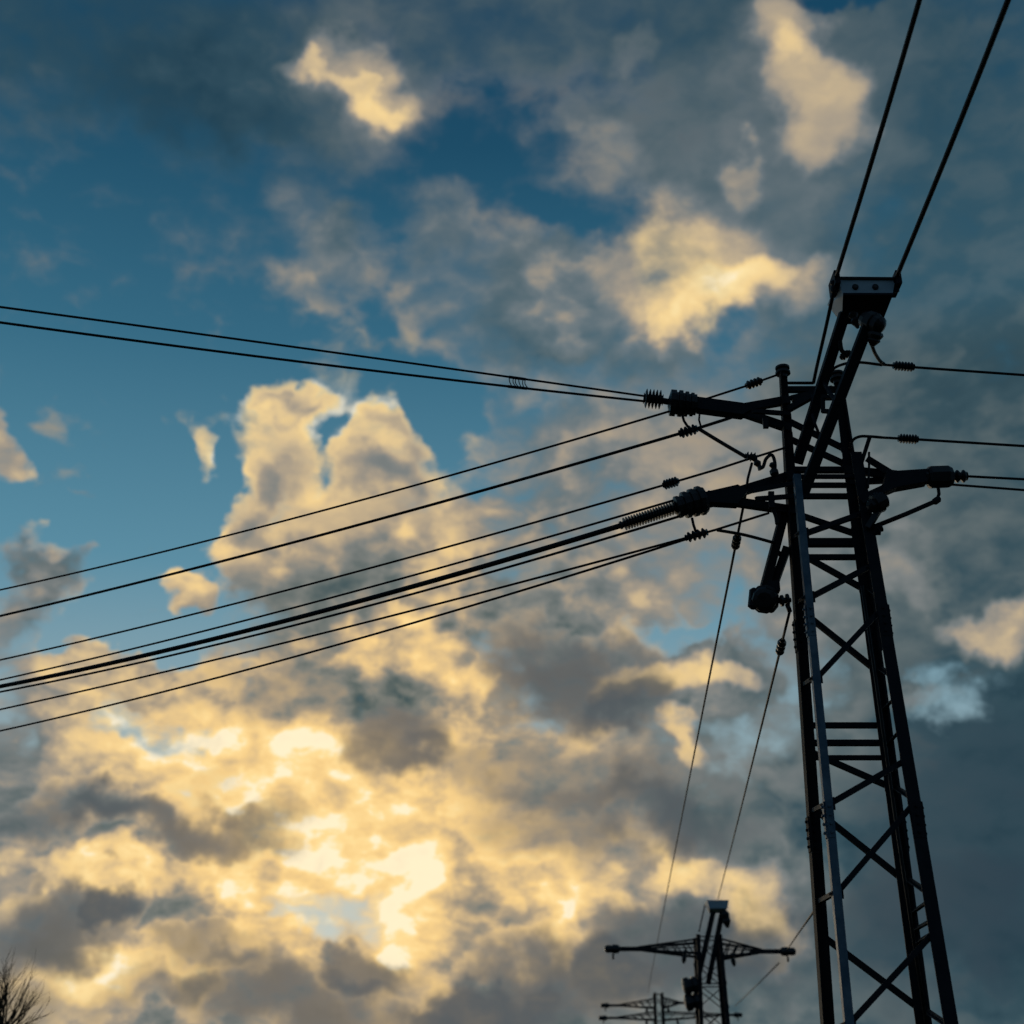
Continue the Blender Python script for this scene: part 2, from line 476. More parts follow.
pylon = empty('lattice_pylon', (TX, TY, 0))
tag(pylon, 'large dark steel lattice pylon with pale box on its leaning head and three crossarms', 'pylon')

tops = {A: zrow(A, 374), C: zrow(C, 380), B: zrow(B, 474), Dn: zrow(Dn, 452)}
for k, w, t in ((A, 0.165, 0.016), (C, 0.150, 0.016), (B, 0.098, 0.014), (Dn, 0.155, 0.016)):
    m = MB()
    # corner of the rolled angle, half a flange outside the leg's centre line; the top length is slimmer
    sh = V(k[0] * w / 2, k[1] * 0.01, 0)
    zt = zrow(k, 470) if k in (A, C) else tops[k]
    rings = []
    for z_, f_ in ((-0.3, 1.0), (zt * .5, 1.0), (zt, .95)) + (((tops[k], .68),) if k in (A, C) else ()):
        w_, c_ = w * f_, leg(k, z_) + V(k[0] * w * f_ / 2, k[1] * 0.01, 0)
        rings.append([c_ + V(-k[0] * x, -k[1] * y, 0) for x, y in ((0, 0), (w_, 0), (w_, t), (t, t), (t, w_), (0, w_))])
    m.loop_skin(rings, False)
    # splice plates with bolts
    for zz in (2.2, 5.1, 7.6):
        if zz < tops[k] - 0.5:
            c = leg(k, zz) + sh
            m.box(c + V(-k[0] * w * 0.5, -0.010 if k[1] < 0 else -0.008, 0), (w * 0.86, 0.012, 0.42))
            for dz in (-0.15, -0.05, 0.05, 0.15):
                m.bolt(c + V(-k[0] * w * 0.5, -0.016, dz), (0, -1, 0))
            m.box(c + V(k[0] * 0.008, -k[1] * w * 0.5, 0), (0.012, w * 0.8, 0.42))
            for dz in (-0.15, -0.05, 0.05, 0.15):
                m.bolt(c + V(k[0] * 0.014, -k[1] * w * 0.5, dz), (k[0], 0, 0))
    lg = m.build('leg', skylit_galv if k == B else (rusty if k in (A,) else steel), pylon)
    if k == B: lg['label'] = 'galvanised leg nearest the viewer on the left, blue sky light painted into its paler colour'
    if k in (A, C):
        m = MB()
        c = leg(k, tops[k])
        m.lathe(c - V(0, 0, 0.06), c + V(0, 0, 0.14), [(0, 0.06), (0.25, 0.06), (0.3, 0.105), (0.45, 0.105), (0.5, 0.07), (0.65, 0.07), (0.7, 0.10), (0.85, 0.10), (0.9, 0.05), (1, 0.04)], 14)
        m.build('leg_cap', porcelain, pylon)

def brace(p, q, w=0.072, t=0.009, out=(0, -1, 0), name='diagonal_brace'):
    m = MB()
    p, q = Vector(p), Vector(q)
    d = (q - p).normalized()
    side = d.cross(Vector(out)).normalized()
    if side.z < 0: side = -side
    off = side * (-w / 2)
    m.angle(p + off, q + off, side, out, w, t)
    for e, s in ((p, 1), (q, -1)):
        for h in (0.05, 0.11):
            m.bolt(e + d * s * h, -Vector(out), 0.014, 0.018)
        if name == 'diagonal_brace': m.box(e + d * s * .02 - Vector(out) * .006, tuple(.012 if abs(q_) > .5 else w_ for q_, w_ in zip(out, (.12, .12, .15))))
    m.build(name, steel, pylon)

# horizontals, far face and near face
for row, w in ((388, .075), (397, .05), (468.5, .075), (484, .06), (495, .065), (541, .10), (556, .065), (724.5, .066), (742, .070), (757, .055)):
    p, q = L(A, row), L(C, row)
    brace(p + V(0, 0.008, 0), q + V(0, 0.008, 0), w, out=(0, 1, 0), name='horizontal_brace')
for row in (470,):
    p, q = L(B, row + 5), L(Dn, row + 5)
    if row == 470:
        brace(p + V(0, 0.022, 0), q + V(0, 0.022, 0), .05, out=(0, 1, 0), name='horizontal_brace')
# far face diagonals fall to the right
for ra, rc in ((418, 448), (436, 464), (511, 533), (549, 588), (607, 668), (750, 786), (806, 878), (934, 1008)):
    brace(L(A, ra) + V(0, 0.010, 0), L(C, rc) + V(0, 0.010, 0), .068, out=(0, 1, 0))
# near face diagonals rise to the right
for rb, rd in ((533, 511), (597, 563), (678, 608), (804, 759), (893, 803), (1024, 931)):
    brace(L(B, rb) + V(0, 0.020, 0), L(Dn, rd) + V(0, 0.020, 0), .066, out=(0, 1, 0))
# short links of the two side faces
for k0, r0, k1, r1 in ((C, 587, Dn, 598), (C, 666, Dn, 679), (C, 786, Dn, 801), (C, 877, Dn, 896), (C, 1008, Dn, 1030),
                       (C, 913, Dn, 897), (C, 930, Dn, 917), (C, 943, Dn, 929), (C, 743, Dn, 724), (C, 708, Dn, 693),
                       (B, 533, A, 539), (B, 597, A, 604), (B, 678, A, 686), (B, 804, A, 812), (B, 893, A, 903), (B, 1024, A, 1034)):
    ks = k0[0]
    brace(L(k0, r0) + V(ks * 0.055, 0, 0), L(k1, r1) + V(ks * 0.055, 0, 0), .05, out=(-ks, 0, 0), name='side_link')
# below the picture, down to the footings
zz = [2.75, 1.55, 0.35]
for z0, z1 in zip(zz[:-1], zz[1:]):
    brace(leg(A, z0) + V(0, .010, 0), leg(C, z1) + V(0, .010, 0), out=(0, 1, 0))
    brace(leg(B, z1) - V(0, .014, 0), leg(Dn, z0) - V(0, .014, 0), out=(0, -1, 0))
    brace(leg(A, z1) + V(-.01, 0, 0), leg(B, z0) + V(-.01, 0, 0), .05, out=(-1, 0, 0), name='side_link')
    brace(leg(C, z0) + V(.01, 0, 0), leg(Dn, z1) + V(.01, 0, 0), .05, out=(1, 0, 0), name='side_link')
for k in (A, B, C, Dn):
    m = MB()
    c = leg(k, 0)
    m.box(V(c.x, c.y, 0.08), (0.5, 0.5, 0.34))
    m.build('footing', boxpaint, pylon)
# thin conduits inside the right-hand side
m = MB()
m.tube([L(Dn, 575) + V(-.10, .35, 0), L(Dn, 690) + V(-.10, .42, 0), L(Dn, 830) + V(-.12, .45, 0), L(Dn, 1020) + V(-.12, .5, 0)], 0.02, 6)
m.build('conduit', rubber, pylon)

# --- crossarms --------------------------------------------------------------
def crossarm(chords, gusset, label):
    m = MB()
    for p, q, w in chords:
        p, q = Vector(p), Vector(q)
        d = (q - p).normalized(); up = V(0, 0, 1); side = d.cross(up).normalized()
        m.prof(p, q, [(-w * .35, -w / 2), (w * .35, -w / 2), (w * .35, w / 2), (-w * .35, w / 2)], side, side.cross(d))
    for poly, th in gusset:
        base = len(m.v); n = len(poly)
        for y in (-th / 2, th / 2):
            m.v.extend([Vector(p) + V(0, y, 0) for p in poly])
        m.face(tuple(base + i for i in range(n))); m.face(tuple(base + n + i for i in range(n))[::-1])
        for i in range(n):
            j = (i + 1) % n
            m.face((base + i, base + n + i, base + n + j, base + j))
    o = m.build('crossarm', steel, pylon)
    o['label'] = label
    return o

yU = 16.15
tipU = P(697, 404, yU)
upper = crossarm([
    (P(741, 408.5, yU), L(A, 400) + V(.06, 0, 0), .115), (P(744, 413, yU), L(A, 429) + V(.06, 0, 0), .115),
    (P(752, 411, 15.95), L(A, 416) + V(.05, -.06, 0), .06), (P(765, 418, 15.9), P(766, 428, 15.9), .07),
    (L(A, 398) + V(.10, .03, 0), L(C, 388) + V(-.08, .03, 0), .09), (L(A, 411) + V(.03, -.05, 0), P(812, 396, 15.9), .09)],
    [([P(694, 399, yU), P(742, 405.5, yU), P(752, 411, yU), P(742, 417, yU), P(697, 411, yU)], .16)],
    'left crossarm with the two ribbed insulators at its tip, the upper one')
yL = 16.05
lower = crossarm([
    (P(735, 493, yL), L(A, 475) + V(.05, 0, 0), .125), (P(735, 502, yL), L(A, 511) + V(.05, 0, 0), .115),
    (P(752, 491, 15.85), L(A, 487) + V(.03, -.12, 0), .055), (P(756, 499, 15.85), L(A, 500) + V(.03, -.12, 0), .06), (P(771, 492, 15.85), P(772, 508, 15.85), .075)],
    [([P(702, 495, yL), P(737, 487, yL), P(747, 493, yL), P(737, 506, yL), P(703, 504, yL)], .16)],
    'left crossarm with the long ribbed string at its tip, the lower one')
yR = 15.75
right = crossarm([
    (L(C, 470) + V(-.05, 0, 0), P(897, 475, yR), .105), (L(Dn, 501) + V(-.05, 0, 0), P(897, 484, yR), .12), (P(868, 459, 15.95), P(889, 472, yR), .09),
    (L(C, 482), P(893, 480, 15.9), .08)],
    [([P(886, 472, yR), P(896, 473.5, yR), P(926, 471.5, yR), P(926, 484, yR), P(896, 489.5, yR), P(880, 496, yR)], .17)],
    'short stout crossarm on the right with a faceted drum at its tip')

def part(name, mat, parent, fn, label=None):
    m = MB(); fn(m)
    o = m.build(name, mat, parent)
    if label: o['label'] = label
    return o

# upper left tip: block of sheds, link, ribbed insulator
part('insulator_drum', porcelain, upper, lambda m: m.lathe(P(697, 405, yU), P(668, 402.5, yU),
     [(0, .07), (.03, .15), (.12, .15), (.13, .17), (.22, .17), (.24, .15), (.30, .15), (.32, .18), (.42, .18), (.44, .155), (.5, .155), (.52, .19), (.64, .19), (.66, .16), (.72, .16), (.74, .19), (.92, .19), (.96, .12), (1, .06)], 12))
part('insulator', porcelain, upper, lambda m: m.sheds(P(663, 400, yU), P(643.5, 398.2, yU), .06, .135, 5, bell=.9))
part('link_rod', steel, upper, lambda m: m.tube([P(669, 402, yU), P(661, 400.5, yU)], .045, 8))
part('link_rod', steel, upper, lambda m: m.tube([P(682, 414, yU), P(684, 421, yU), P(688, 427, yU)], .018, 6))
part('link_rod', steel, upper, lambda m: m.tube([P(700, 409, yU), P(699, 420, yU), P(701, 427, yU)], .014, 6))
# lower left tip
part('insulator_drum', porcelain, lower, lambda m: m.lathe(P(706, 499, yL), P(675, 508, yL),
     [(0, .05), (.03, .17), (.12, .19), (.13, .20), (.25, .20), (.27, .17), (.32, .17), (.34, .19), (.48, .19), (.5, .16), (.56, .16), (.58, .18), (.72, .18), (.74, .14), (.82, .13), (.84, .15), (.95, .15), (1, .06)], 12))
part('insulator', porcelain, lower, lambda m: m.sheds(P(679, 506.5, yL), P(620, 525.5, yL), .042, .088, 19), 'long ribbed insulator string running out to the heavy cable')
part('link_rod', steel, lower, lambda m: m.tube([P(692, 518, yL), P(693.5, 525, yL), P(696, 532, yL)], .018, 6))
part('lifting_eye', steel, lower, lambda m: m.tube([P(705, 494, yL), P(709, 491, yL), P(712, 492.5, yL)], .012, 6))
part('lifting_eye', steel, lower, lambda m: m.tube([P(706, 506, yL), P(711, 507, yL), P(713, 504.5, yL)], .012, 6))
# right tip
part('insulator_drum', porcelain, right, lambda m: m.lathe(P(924, 477.5, yR), P(955, 476.5, yR),
     [(0, .07), (.02, .10), (.10, .10), (.12, .125), (.2, .155), (.75, .155), (.9, .12), (.93, .06), (1, .05)], 8), 'faceted drum at the crossarm tip')
part('insulator', porcelain, right, lambda m: m.sheds(P(953, 476.5, yR), P(967, 476.2, yR), .045, .085, 2, bell=.95))
part('link_rod', steel, right, lambda m: (m.tube([P(938, 486, yR), P(939, 494, yR), P(937, 500, yR)], .022, 6),
     m.lathe(P(940, 498, yR), P(933, 503, yR), [(0, .02), (.2, .045), (.8, .045), (1, .02)], 8),
     m.tube([P(936, 501, yR), P(906, 514, 15.85), L(Dn, 529) + V(0.02, -.03, 0)], .032, 8),
     m.lathe(P(881, 526, 15.75), P(873, 534, 15.75), [(0, .03), (.2, .07), (.4, .05), (.6, .08), (.8, .05), (1, .03)], 8)))

# lump of round insulators under the right arm
part('insulator', porcelain, right, lambda m: (m.lathe(P(868, 508, 15.6), P(887, 498, 15.6), [(0, .03), (.15, .09), (.3, .09), (.34, .13), (.62, .14), (.66, .11), (.85, .11), (.95, .07), (1, .03)], 12),
     m.bar(P(883, 503, 15.6), P(868, 528, 15.7), .07, .07)), 'round insulator cluster slung under the right crossarm')

# --- the leaning head --------------------------------------------------------
h1 = (P(798, 464, 16.25), P(848, 306, 14.95)); h2 = (P(804, 494, 15.85), P(870, 322, 14.55))
for a, b in (h1, h2):
    m = MB()
    d = (b - a).normalized()
    m.channel(a, b, (1, 0, 0), d.cross(V(1, 0, 0)), .135, .11, .018)
    m.build('head_beam', steel, pylon)
m = MB()
for t in (.52,):
    a, b = h1[0].lerp(h1[1], t), h2[0].lerp(h2[1], t)
    if t > .5: m.bar(a, b, .04, .04)
m.bar(P(822, 397, 15.6), P(838, 397, 15.5), .05, .05); m.bar(P(823, 397, 15.6), P(823, 412, 15.6), .05, .05); m.bar(P(822, 411, 15.6), P(838, 412, 15.5), .05, .05)
m.tube([P(812, 414, 15.8), P(815, 424, 15.8), P(819, 434, 15.8)], .02, 6)
m.build('head_bracket', steel, pylon)

yb = 14.62
q = [P(837.5, 278, yb), P(895.5, 278.6, yb), P(892.5, 295, yb), P(843, 295, yb)]
bt = [P(844.5, 311.5, yb + .42), P(884.5, 311, yb + .42)]
m = MB()
dep = V(0, .62, .0)
fr = q
bk = [q[0] + dep, q[1] + dep, V(bt[1].x, q[2].y + .62, q[2].z - .03), V(bt[0].x, q[3].y + .62, q[3].z - .03)]
base = len(m.v)
# the underside slopes away to the far edge
m.v.extend(fr + bk)
for f4 in ((0, 1, 2, 3), (5, 4, 7, 6), (4, 5, 1, 0), (3, 2, 6, 7), (4, 0, 3, 7), (1, 5, 6, 2)):
    m.face(tuple(base + i for i in f4))
wire_box = m.build('wire_box', boxpaint, pylon)
part('shaded_underside', steel, wire_box, lambda m: m.loop_skin([[p_ + V(0, 0, -.004) for p_ in (fr[3], fr[2], bk[2], bk[3])], [p_ + V(0, 0, -.012) for p_ in (fr[3], fr[2], bk[2], bk[3])]], False))  # thin dark sheet that paints the shade on the underside of the box
wire_box['label'] = 'pale box with two round holes carrying the overhead wires'
m = MB()
m.bar(q[0] + V(-.01, -.012, -.01), q[1] + V(.01, -.012, -.01), .03, .03)
m.bar(q[3] + V(0, -.012, 0), q[2] + V(0, -.012, 0), .03, .03)
m.build('rim_strip', steel, wire_box)
for hx in (855.2, 875.2):
    c = P(hx, 287.3, yb)
    part('cable_port', porcelain, wire_box, lambda m: m.lathe(c + V(0, .01, 0), c + V(0, -.03, 0), [(0, .042), (.7, .042), (.8, .036), (1, .026)], 16))
for cx_, cy_, dx in ((834.5, 284, -1), (895.5, 284, 1)):
    part('wire_clamp', steel, wire_box, lambda m: (m.box(P(cx_, cy_, yb + .1), (.07, .34, .2)), m.lathe(P(cx_, cy_ - 4, yb + .02), P(cx_, cy_ + 9, yb + .1), [(0, .03), (.1, .055), (.3, .055), (.4, .035), (.6, .05), (.9, .05), (1, .03)], 10)))
part('insulator', porcelain, pylon, lambda m: (m.lathe(P(862, 318, 14.7), P(883, 327, 14.5), [(0, .03), (.1, .1), (.3, .12), (.34, .14), (.6, .14), (.64, .12), (.85, .115), (.95, .07), (1, .03)], 12),
     m.lathe(P(852, 312, 14.8), P(858, 328, 14.8), [(0, .03), (.2, .07), (.4, .04), (.6, .07), (.8, .04), (1, .02)], 10),
     m.lathe(P(876, 332, 14.6), P(872, 346, 14.7), [(0, .09), (.2, .11), (.5, .08), (.6, .09), (1, .03)], 10)), 'knot of round insulators below the pale box')

# --- boom hanging on the far left side --------------------------------------
yB = 16.25
boom = part('hanging_boom', rusty, pylon, lambda m: (m.bar(P(784, 514, 16.3), P(764, 590, yB), .125, .11), m.bar(P(787, 548, 16.3), P(772, 590, yB + .1), .11, .10), m.bar(P(774, 550, 16.28), P(783, 556, 16.3), .05, .05), m.bar(P(779, 510, 16.2), P(778, 523, 16.2), .05, .05)))
part('round_weight', porcelain, boom, lambda m: m.lathe(P(764.5, 600, yB - .14), P(764.5, 598, yB + .22),
     [(0, .10), (.06, .150), (.14, .165), (.35, .165), (.38, .19), (.46, .19), (.5, .165), (.85, .16), (1, .10)], 11))
part('lug', steel, boom, lambda m: m.box(P(773, 587, yB), (.16, .12, .14)))
part('lug', steel, boom, lambda m: m.lathe(P(754, 588, yB), P(753, 609, yB), [(0, .02), (.1, .06), (.9, .07), (1, .03)], 7))
part('lug', steel, boom, lambda m: m.lathe(P(776, 596, yB), P(770, 612, yB), [(0, .02), (.1, .06), (.5, .08), (.9, .05), (1, .03)], 7))
part('insulator', porcelain, pylon, lambda m: (m.lathe(P(779, 601, 16.2), P(791, 600, 16.2), [(0, .03), (.15, .075), (.35, .075), (.4, .04), (.55, .04), (.6, .085), (.8, .085), (.9, .03), (1, .03)], 10), m.tube([P(787, 604, 16.2), P(790, 612, 16.2)], .03, 6)))

# --- jumper leads and small links on the tower -------------------------------
def smooth_path(pts, n=6):
    pts = [Vector(p) for p in pts]
    out = []
    for i in range(len(pts) - 1):
        p0, p1, p2, p3 = pts[max(i - 1, 0)], pts[i], pts[i + 1], pts[min(i + 2, len(pts) - 1)]
        for k in range(n):
            t = k / n
            out.append(0.5 * ((2 * p1) + (p2 - p0) * t + (2 * p0 - 5 * p1 + 4 * p2 - p3) * t * t + (3 * p1 - p0 - 3 * p2 + p3) * t ** 3))
    out.append(pts[-1])
    return out

def lead(pts, r=.018, mat=None, name='jumper_lead'):
    m = MB(); m.tube(smooth_path(pts), r, 7)
    return m.build(name, mat or rubber, pylon)

lead([P(699, 429, yU), P(722, 443, 16.1), P(746, 457, 16.0)], .027)
lead([P(717, 530, yL), P(745, 535, 16.1), P(775, 543, 16.15)], .022)
lead([P(831, 372, 15.9), P(836, 367, 15.85), P(848, 363, 15.7), P(862, 362.5, 15.6), P(882, 365, 15.5)], .020)
lead([P(850, 448, 15.9), P(853, 440, 15.85), P(860, 436.5, 15.8), P(870, 436.5, 15.75), P(882, 437.5, 15.7)], .020)
lead([P(872, 345, 14.75), P(875, 353, 15.0), P(880, 361, 15.3), P(884, 364, 15.45)], .024)
lead([P(840, 341, 15.2), P(842, 351, 15.25), P(849, 354, 15.3), P(852, 360, 15.4)], .030)
lead([P(870, 436.5, 15.75), P(865, 452, 15.8), P(860, 468, 15.85)], .028)
lead([P(869, 452, 15.7), P(869, 470, 15.75), P(868, 488, 15.75)], .016)
lead([P(755, 460, 16), P(762, 468, 16), P(766, 459, 16), P(772, 455, 16), P(775, 464, 16), P(774, 476, 16)], .024)
lead([P(773, 509, 16), P(776, 517, 16), P(777, 524, 16)], .026)
part('insulator', porcelain, pylon, lambda m: (m.sheds(P(745, 456, 16), P(757, 457.5, 16), .03, .065, 3), m.lathe(P(752, 455, 16), P(761, 469, 16), [(0, .03), (.2, .055), (.4, .03), (.6, .055), (.8, .03), (1, .045)], 8)))
part('insulator', porcelain, pylon, lambda m: m.lathe(P(772, 463, 16), P(775, 476, 16), [(0, .03), (.2, .05), (.4, .025), (.6, .06), (.85, .06), (1, .03)], 8))
part('insulator', porcelain, pylon, lambda m: m.sheds(P(850, 352, 15.3), P(841, 358, 15.3), .025, .05, 3))

# ------------------------------------------------------------------ wires
def line3(p0, end, mid, r, ext=0.5, n=28, r2=None):
    """A slack span from p0 through the place MID towards END and on past it: a parabola in one upright plane."""
    p0, end = Vector(p0), Vector(end)
    h = V(end.x - p0.x, end.y - p0.y, 0)
    nrm = V(-h.y, h.x, 0)
    d = ray(*mid); o = V(0, 0, EYE)
    t = nrm.dot(p0 - o) / nrm.dot(d)
    pm = o + d * t
    tm = (pm - p0).dot(h) / h.dot(h)
    zl = p0.z + (end.z - p0.z) * tm
    k = (pm.z - zl) / (tm * (tm - 1))
    pts = []
    for i in range(n + 1):
        s = (1 + ext) * i / n
        pts.append(V(p0.x + h.x * s, p0.y + h.y * s, p0.z + (end.z - p0.z) * s + k * s * (s - 1)))
    return pts

PATHS = {}
WG = 'cables strung from the lattice pylon'
def cable(pts, r, label, n=7, name='power_cable', group=WG):
    m = MB(); m.tube(pts, r, n)
    o = m.build(name, rubber, None, origin=pts[0])
    PATHS[o.name] = [Vector(p) for p in pts]
    return tag(o, label, 'cable', group)

def seen(p):
    q = Vector(p) - V(0, 0, EYE)
    zc = q.y * cp + q.z * sp
    return V(512 + FPX * q.x / zc, 512 - FPX * (-q.y * sp + q.z * cp) / zc, 0)

def nearest_on(pts, p):
    t = seen(p); best = None
    for a, b in zip(pts[:-1], pts[1:]):
        for k in range(21):
            c = a.lerp(b, k / 20)
            d = (seen(c) - t).length
            if best is None or d < best[0]: best = (d, c)
    return best[1]

def bead(o, p, q, core, rim, count):
    p, q = nearest_on(PATHS[o.name][:14], p), nearest_on(PATHS[o.name][:14], q)
    m = MB(); m.sheds(p, q, core, rim, count, 10)
    return m.build('insulator', porcelain, o)

def flat_end(p0, px, py):
    """Where the sight line through a picture point meets the height of p0: a level span."""
    d = ray(px, py)
    return d * ((p0.z - EYE) / d.z) + V(0, 0, EYE)

# the pair leaving left from the upper arm
p = P(643.5, 396, yU); w_a = cable(line3(p, flat_end(p, 0, 307), (330, 352), 0, 1.2), .0155, 'upper wire of the pair running left from the ribbed insulator on the upper crossarm')
p = P(643.5, 401.2, yU); w_b = cable(line3(p, flat_end(p, 0, 322.5), (330, 365.5), 0, 1.2), .0175, 'lower wire of the pair running left from the ribbed insulator on the upper crossarm')
m = MB()
def pair(x): return nearest_on(PATHS[w_a.name][:14], P(x, 378.5 + (x - 510) * .15, 15.5)), nearest_on(PATHS[w_b.name][:14], P(x, 386.5 + (x - 510) * .13, 15.5))
for k in range(6):
    u_, l_ = pair(510 + k * 3.0)
    u2, l2 = pair(513.4 + k * 3.0)
    m.tube(smooth_path([u_ + V(0, 0, .012), u_.lerp(l_, .6) + V(0, -.02, 0), l2 - V(0, 0, .012)], 3), .0065, 5)
for w_ in (0, 1): m.tube([pair(508)[w_], pair(526)[w_]], .021, 6)
m.build('spacer', steel, w_b)

p = P(669, 411.5, yU); cable(line3(p, flat_end(p, 0, 590), (420, 484), 0), .0165, 'thin cable sloping left from the underside of the upper crossarm drum, topmost of the fan')
p = P(727, 419, yU); w_c = cable([P(739, 414.5, yU), p] + line3(P(697, 428.5, yU), flat_end(P(697, 428.5, yU), 0, 616), (420, 508), 0), .0225, 'cable with a clamp just under the upper crossarm tip, second of the fan')
bead(w_c, P(697.5, 427.5, yU), P(680, 433.5, yU), .04, .075, 4)
p = P(786, 447.5, 16.15); w_d = cable([p, P(744, 460.5, 16.05)] + line3(P(715, 470, yL), flat_end(P(715, 470, yL), 0, 660), (420, 554.5), 0), .0165, 'thin cable with a small ribbed bead between the two left crossarms, third of the fan')
bead(w_d, P(679.5, 480, yL), P(662, 486, yL), .03, .07, 5)
p = P(675, 500, yL); cable(line3(p, flat_end(p, 0, 680), (420, 573.5), 0), .0165, 'thin cable just above the heavy cable, from the top of the lower crossarm drum')
p = P(621, 525.5, yL); cable(line3(p, flat_end(p, 0, 686.5), (420, 584.5), 0), .036, 'heavy cable running left from the long ribbed insulator string, thickest of the fan', 10)
p = P(684, 515, yL); cable(line3(p, flat_end(p, 0, 692), (420, 592), 0), .0185, 'cable just below the heavy cable, from the underside of the lower crossarm drum')
p = P(769, 513, 16.1); w_e = cable([p, P(715, 530, yL)] + line3(P(704, 533, yL), flat_end(P(704, 533, yL), 0, 709.5), (420, 608.5), 0), .0165, 'upper of the two cables that part from the clamp below the lower crossarm')
bead(w_e, P(707, 531.5, yL), P(686, 540, yL), .035, .07, 4)
p = P(704, 533.6, yL); cable(line3(p, flat_end(p, 0, 731), (420, 621), 0), .0175, 'lowest cable of the fan, its sag dipping below all the others')

# short stay from the upper arm to the tower top
w_s = cable([P(701, 400.5, yU), P(746, 386, 16.2), P(777, 375, 16.25)], .016, 'short stay with a ribbed bead from the upper crossarm to the tower top', name='stay_wire', group=None)
w_s['category'] = 'wire'
bead(w_s, P(746, 386, 16.2), P(762, 380.5, 16.22), .03, .065, 4)

# wires leaving right
def right_wire(pts, px, py, Y, r, label):
    q = P(px, py, Y)
    last = Vector(pts[-1])
    d = q - last
    return cable([Vector(x) for x in pts] + [q, q + d * 1.0 + V(0, 0, -.02), q + d * 3 + V(0, 0, -.1), q + d * 7 + V(0, 0, -.1)], r, label)
w_r = right_wire([P(882, 364.5, 15.45), P(914, 367.2, 15.5)], 1024, 375, 15.7, .0185, 'topmost wire running right, ribbed bead near the leaning head')
bead(w_r, P(893.5, 365.6, 15.5), P(914, 367.3, 15.5), .035, .065, 6)
w_r = right_wire([P(882, 437.5, 15.7), P(918, 439.4, 15.72)], 1024, 446, 15.8, .0185, 'wire running right with a ribbed bead, just above the right crossarm')
bead(w_r, P(897.5, 438.2, 15.7), P(917.5, 439.4, 15.72), .035, .065, 6)
right_wire([P(966, 476.2, yR)], 1024, 479.2, yR + .1, .0175, 'upper wire running right from the faceted drum on the right crossarm')
right_wire([P(951, 484.5, yR)], 1024, 490, yR + .1, .0165, 'lower wire running right from the faceted drum on the right crossarm')

# the two wires that pass over the viewer
def over_wire(px0, py0, px1, Y0, r, label):
    p = P(px0, py0, Y0)
    d1 = ray(px1, 0)
    z1 = p.z + .12
    q = d1 * ((z1 - EYE) / d1.z) + V(0, 0, EYE)
    e = q + (q - p) * 6.0
    return cable(smooth_path([p, q, q + (q - p) * 2 + V(0, 0, .35), e + V(0, 0, 1.6)], 8), r, label)
w_o = over_wire(835, 281, 919.5, yb + .05, .028, 'overhead wire from the left clamp of the pale box')
over_wire(895, 281, 1008, yb + .05, .031, 'overhead wire from the right clamp of the pale box, the rightmost wire overhead')
m = MB()
m.tube(smooth_path([P(833.5, 292, yb + .1), P(826, 327, 15.2), P(817, 366, 15.9), P(813.5, 383, 16.2)], 5), .024, 6)
m.tube([P(813.5, 383, 16.2), P(787, 383, 16.25)], .022, 6)
m.build('tail', rubber, w_o)

